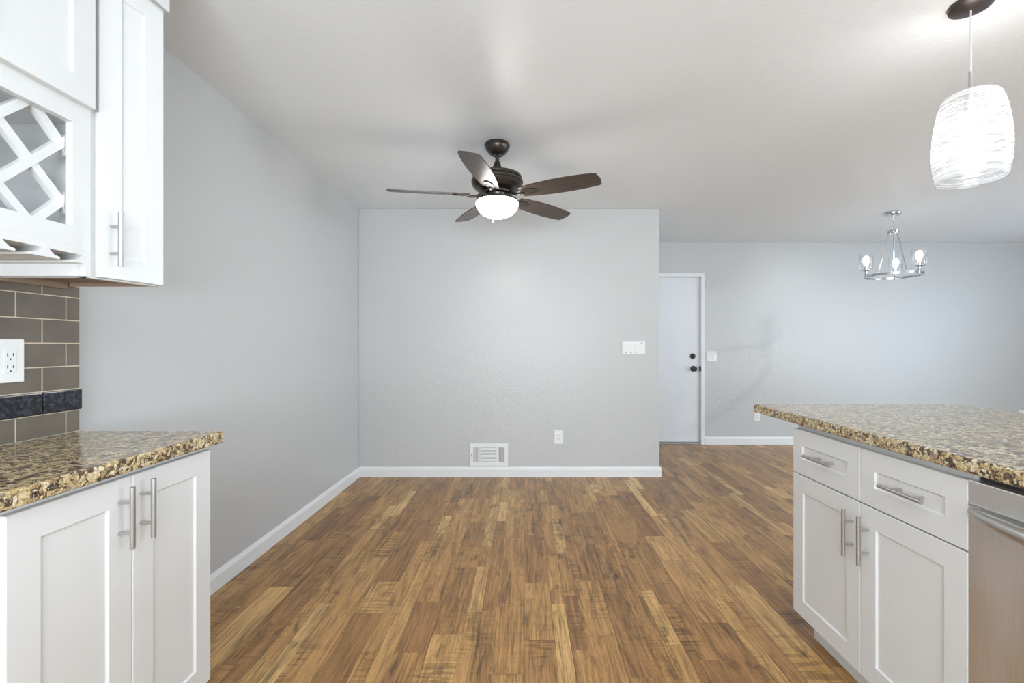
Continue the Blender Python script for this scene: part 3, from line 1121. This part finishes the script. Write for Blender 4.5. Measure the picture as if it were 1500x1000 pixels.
# ------------------------------------------------------------------ pendant over the island
PX, PY = 1.634, 1.7125
T = tag(empty('pendant_lamp', (PX, PY, CEIL)), 'lit white spun glass pendant lamp over the far end of the granite island', 'pendant lamp')
MB().lathe([(0, 0), (0.064, 0), (0.066, -0.004), (0.064, -0.014), (0.05, -0.021), (0.008, -0.024), (0, -0.024)]).build('canopy', 'bronze_cap', T)
MB().cyl((0, 0, -0.02), (0, 0, z(2.19)), 0.0028, n=12).build('cord', 'cord', T)
MB().lathe([(0, z(2.196)), (0.0065, z(2.196)), (0.0065, z(2.14)), (0.010, z(2.132)), (0.012, z(2.121)), (0.030, z(2.119)), (0.031, z(2.117)), (0.0, z(2.117))], n=24).build('stem', 'nickel', T)
MB().lathe([(0, z(2.1168)), (0.018, z(2.1168)), (0.020, z(2.06)), (0.018, z(2.05)), (0, z(2.05))], n=24).build('socket', 'nickel', T)
shade = [(0.028, z(2.118)), (0.060, z(2.113)), (0.078, z(2.103)), (0.088, z(2.085)), (0.098, z(2.045)), (0.107, z(1.985)), (0.111, z(1.925)), (0.110, z(1.875)), (0.104, z(1.825)), (0.098, z(1.797))]
def smooth(prof, n=6):
    out = []
    P = [Vector((r, q, 0)) for r, q in prof]
    P = [P[0]] + P + [P[-1]]
    for i in range(1, len(P) - 2):
        for k in range(n):
            t_ = k / n
            a, b_, c, d_ = P[i - 1], P[i], P[i + 1], P[i + 2]
            v = 0.5 * ((2 * b_) + (c - a) * t_ + (2 * a - 5 * b_ + 4 * c - d_) * t_ ** 2 + (3 * b_ - a - 3 * c + d_) * t_ ** 3)
            out.append((v.x, v.y))
    out.append(prof[-1])
    return out
sp = smooth(shade)
sp = [(r + 0.0009 * math.sin(i * 2.4), q) for i, (r, q) in enumerate(sp)]
MB().lathe(sp, n=72).build('lamp_shade', 'spun', T)
rim = [(0.0975 + 0.0022 * math.cos(a), z(1.797) + 0.0022 * math.sin(a)) for a in [k * PI / 4 for k in range(8)]]
MB().lathe(rim, n=72, closed=True).build('shade_rim', 'glass', T)
MB().lathe(smooth([(0.0, z(1.898)), (0.02, z(1.902)), (0.032, z(1.925)), (0.034, z(1.95)), (0.026, z(1.985)), (0.016, z(2.02)), (0.014, z(2.05)), (0, z(2.051))], 3), n=32).build('bulb', 'pbulb', T)

def uplight(x, y):
    d = bpy.data.lights.new('added_uplight', 'SPOT')     # spot added above the capped shade to brighten the ceiling
    d.energy, d.color, d.shadow_soft_size = 2.0, (1.0, 0.985, 0.96), 0.02
    d.spot_size, d.spot_blend = math.radians(160), 0.35
    o = bpy.data.objects.new('added_uplight', d)
    COL.objects.link(o)
    o.location = (x + 0.04, y, 2.125)
    o.rotation_euler = (PI, 0, 0)
uplight(PX, PY)
uplight(PX, 0.80)
T2 = copy_tree(T)
T2.location = (PX, 0.80, CEIL)
tag(T2, 'lit white pendant lamp over the dishwasher end of the granite island', 'pendant lamp')

# ------------------------------------------------------------------ chandelier in the far room
HX, HY = 3.455, 4.385
T = tag(empty('chandelier', (HX, HY, CEIL)), 'small chrome ring chandelier with three lit bulbs in clear glass shades', 'chandelier')
MB().lathe([(0, 0), (0.062, 0), (0.066, -0.006), (0.064, -0.020), (0.054, -0.026), (0.012, -0.028), (0.010, -0.036), (0, -0.037)]).build('canopy', 'chrome', T)
b = MB()
zc = z(2.407)
k = 0
while zc > z(2.29):
    pts = []
    for j in range(16):
        a = j * 2 * PI / 16
        u, v = 0.0075 * math.cos(a), 0.0165 * math.sin(a)
        pts.append((u, 0, zc - 0.0165 + v + 0.003) if k % 2 == 0 else (0, u, zc - 0.0165 + v + 0.003))
    b.tube(pts, 0.0022, 8, closed=True)
    zc -= 0.0255
    k += 1
b.build('chain', 'chrome', T)
MB().lathe([(0, z(2.284)), (0.010, z(2.284)), (0.012, z(2.276)), (0.042, z(2.275)), (0.045, z(2.271)), (0.045, z(2.247)), (0.042, z(2.243)), (0, z(2.243))]).build('hub', 'chrome', T)
R = 0.222
rp = []
ring = [(R - 0.004, z(1.842)), (R + 0.004, z(1.842)), (R + 0.004, z(1.862)), (R - 0.004, z(1.862))]
MB().lathe(ring, n=72, closed=True).build('ring', 'chrome', T)
for ad in (167, 47, -73):
    a = math.radians(ad)
    ca, sa = math.cos(a), math.sin(a)
    prof2 = [(0.036, 2.25), (0.062, 2.15), (0.088, 2.03), (0.112, 1.92), (0.120, 1.888), (0.134, 1.866), (0.155, 1.856), (0.185, 1.852), (R, 1.852)]
    MB().tube([(r * ca, r * sa, z(h)) for r, h in smooth(prof2, 4)], 0.0045, 10).build('arm', 'chrome', T)
    c = (R * ca, R * sa, 0)
    sk = MB().lathe([(0, z(1.838)), (0.010, z(1.838)), (0.010, z(1.870)), (0.015, z(1.874)), (0.015, z(1.880)), (0.009, z(1.884)), (0.010, z(1.898)), (0.030, z(1.905)), (0.038, z(1.909)), (0.038, z(1.912)), (0.018, z(1.914)), (0.018, z(1.945)), (0.015, z(1.949)), (0, z(1.949))], c, n=28).build('socket', 'chrome', T, base=c)
    sh = MB().lathe(smooth([(0.034, z(1.9125)), (0.046, z(1.914)), (0.053, z(1.922)), (0.0555, z(1.95)), (0.0565, z(1.99)), (0.0555, z(2.03)), (0.0535, z(2.058))], 4), c, n=40)
    sh = sh.build('glass_shade', 'glass', T, base=c)
    rimc = [(0.0535 + 0.0013 * math.cos(q * PI / 3), z(2.058) + 0.0013 * math.sin(q * PI / 3)) for q in range(6)]
    g = MB().lathe(rimc, c, n=40, closed=True).build('shade_rim', 'glass', T, base=c)
    MB().lathe(smooth([(0.0, z(1.948)), (0.012, z(1.949)), (0.014, z(1.962)), (0.024, z(1.990)), (0.0265, z(2.008)), (0.023, z(2.028)), (0.012, z(2.040)), (0, z(2.042))], 3), c, n=28).build('bulb', 'bulb', T, base=c)

# ------------------------------------------------------------------ scrap on the floor
sx_, sy_ = -0.8, 1.0
s0 = (889 - 507) / 1.19
o = MB().prism([(-0.009, -0.0035), (-0.002, -0.0015), (0.009, -0.003), (0.0095, 0.001), (0.0, 0.0025), (-0.0085, 0.001)], 2, 0, 0.0015).build('paper_scrap', 'paper')
o.location = ((349.5 - 768.5) / s0, F_PX / s0, 0.0002)
o.rotation_euler = (0, 0, 0.1)
tag(o, 'tiny white scrap of paper lying on the wooden floor near the base cabinet', 'scrap')
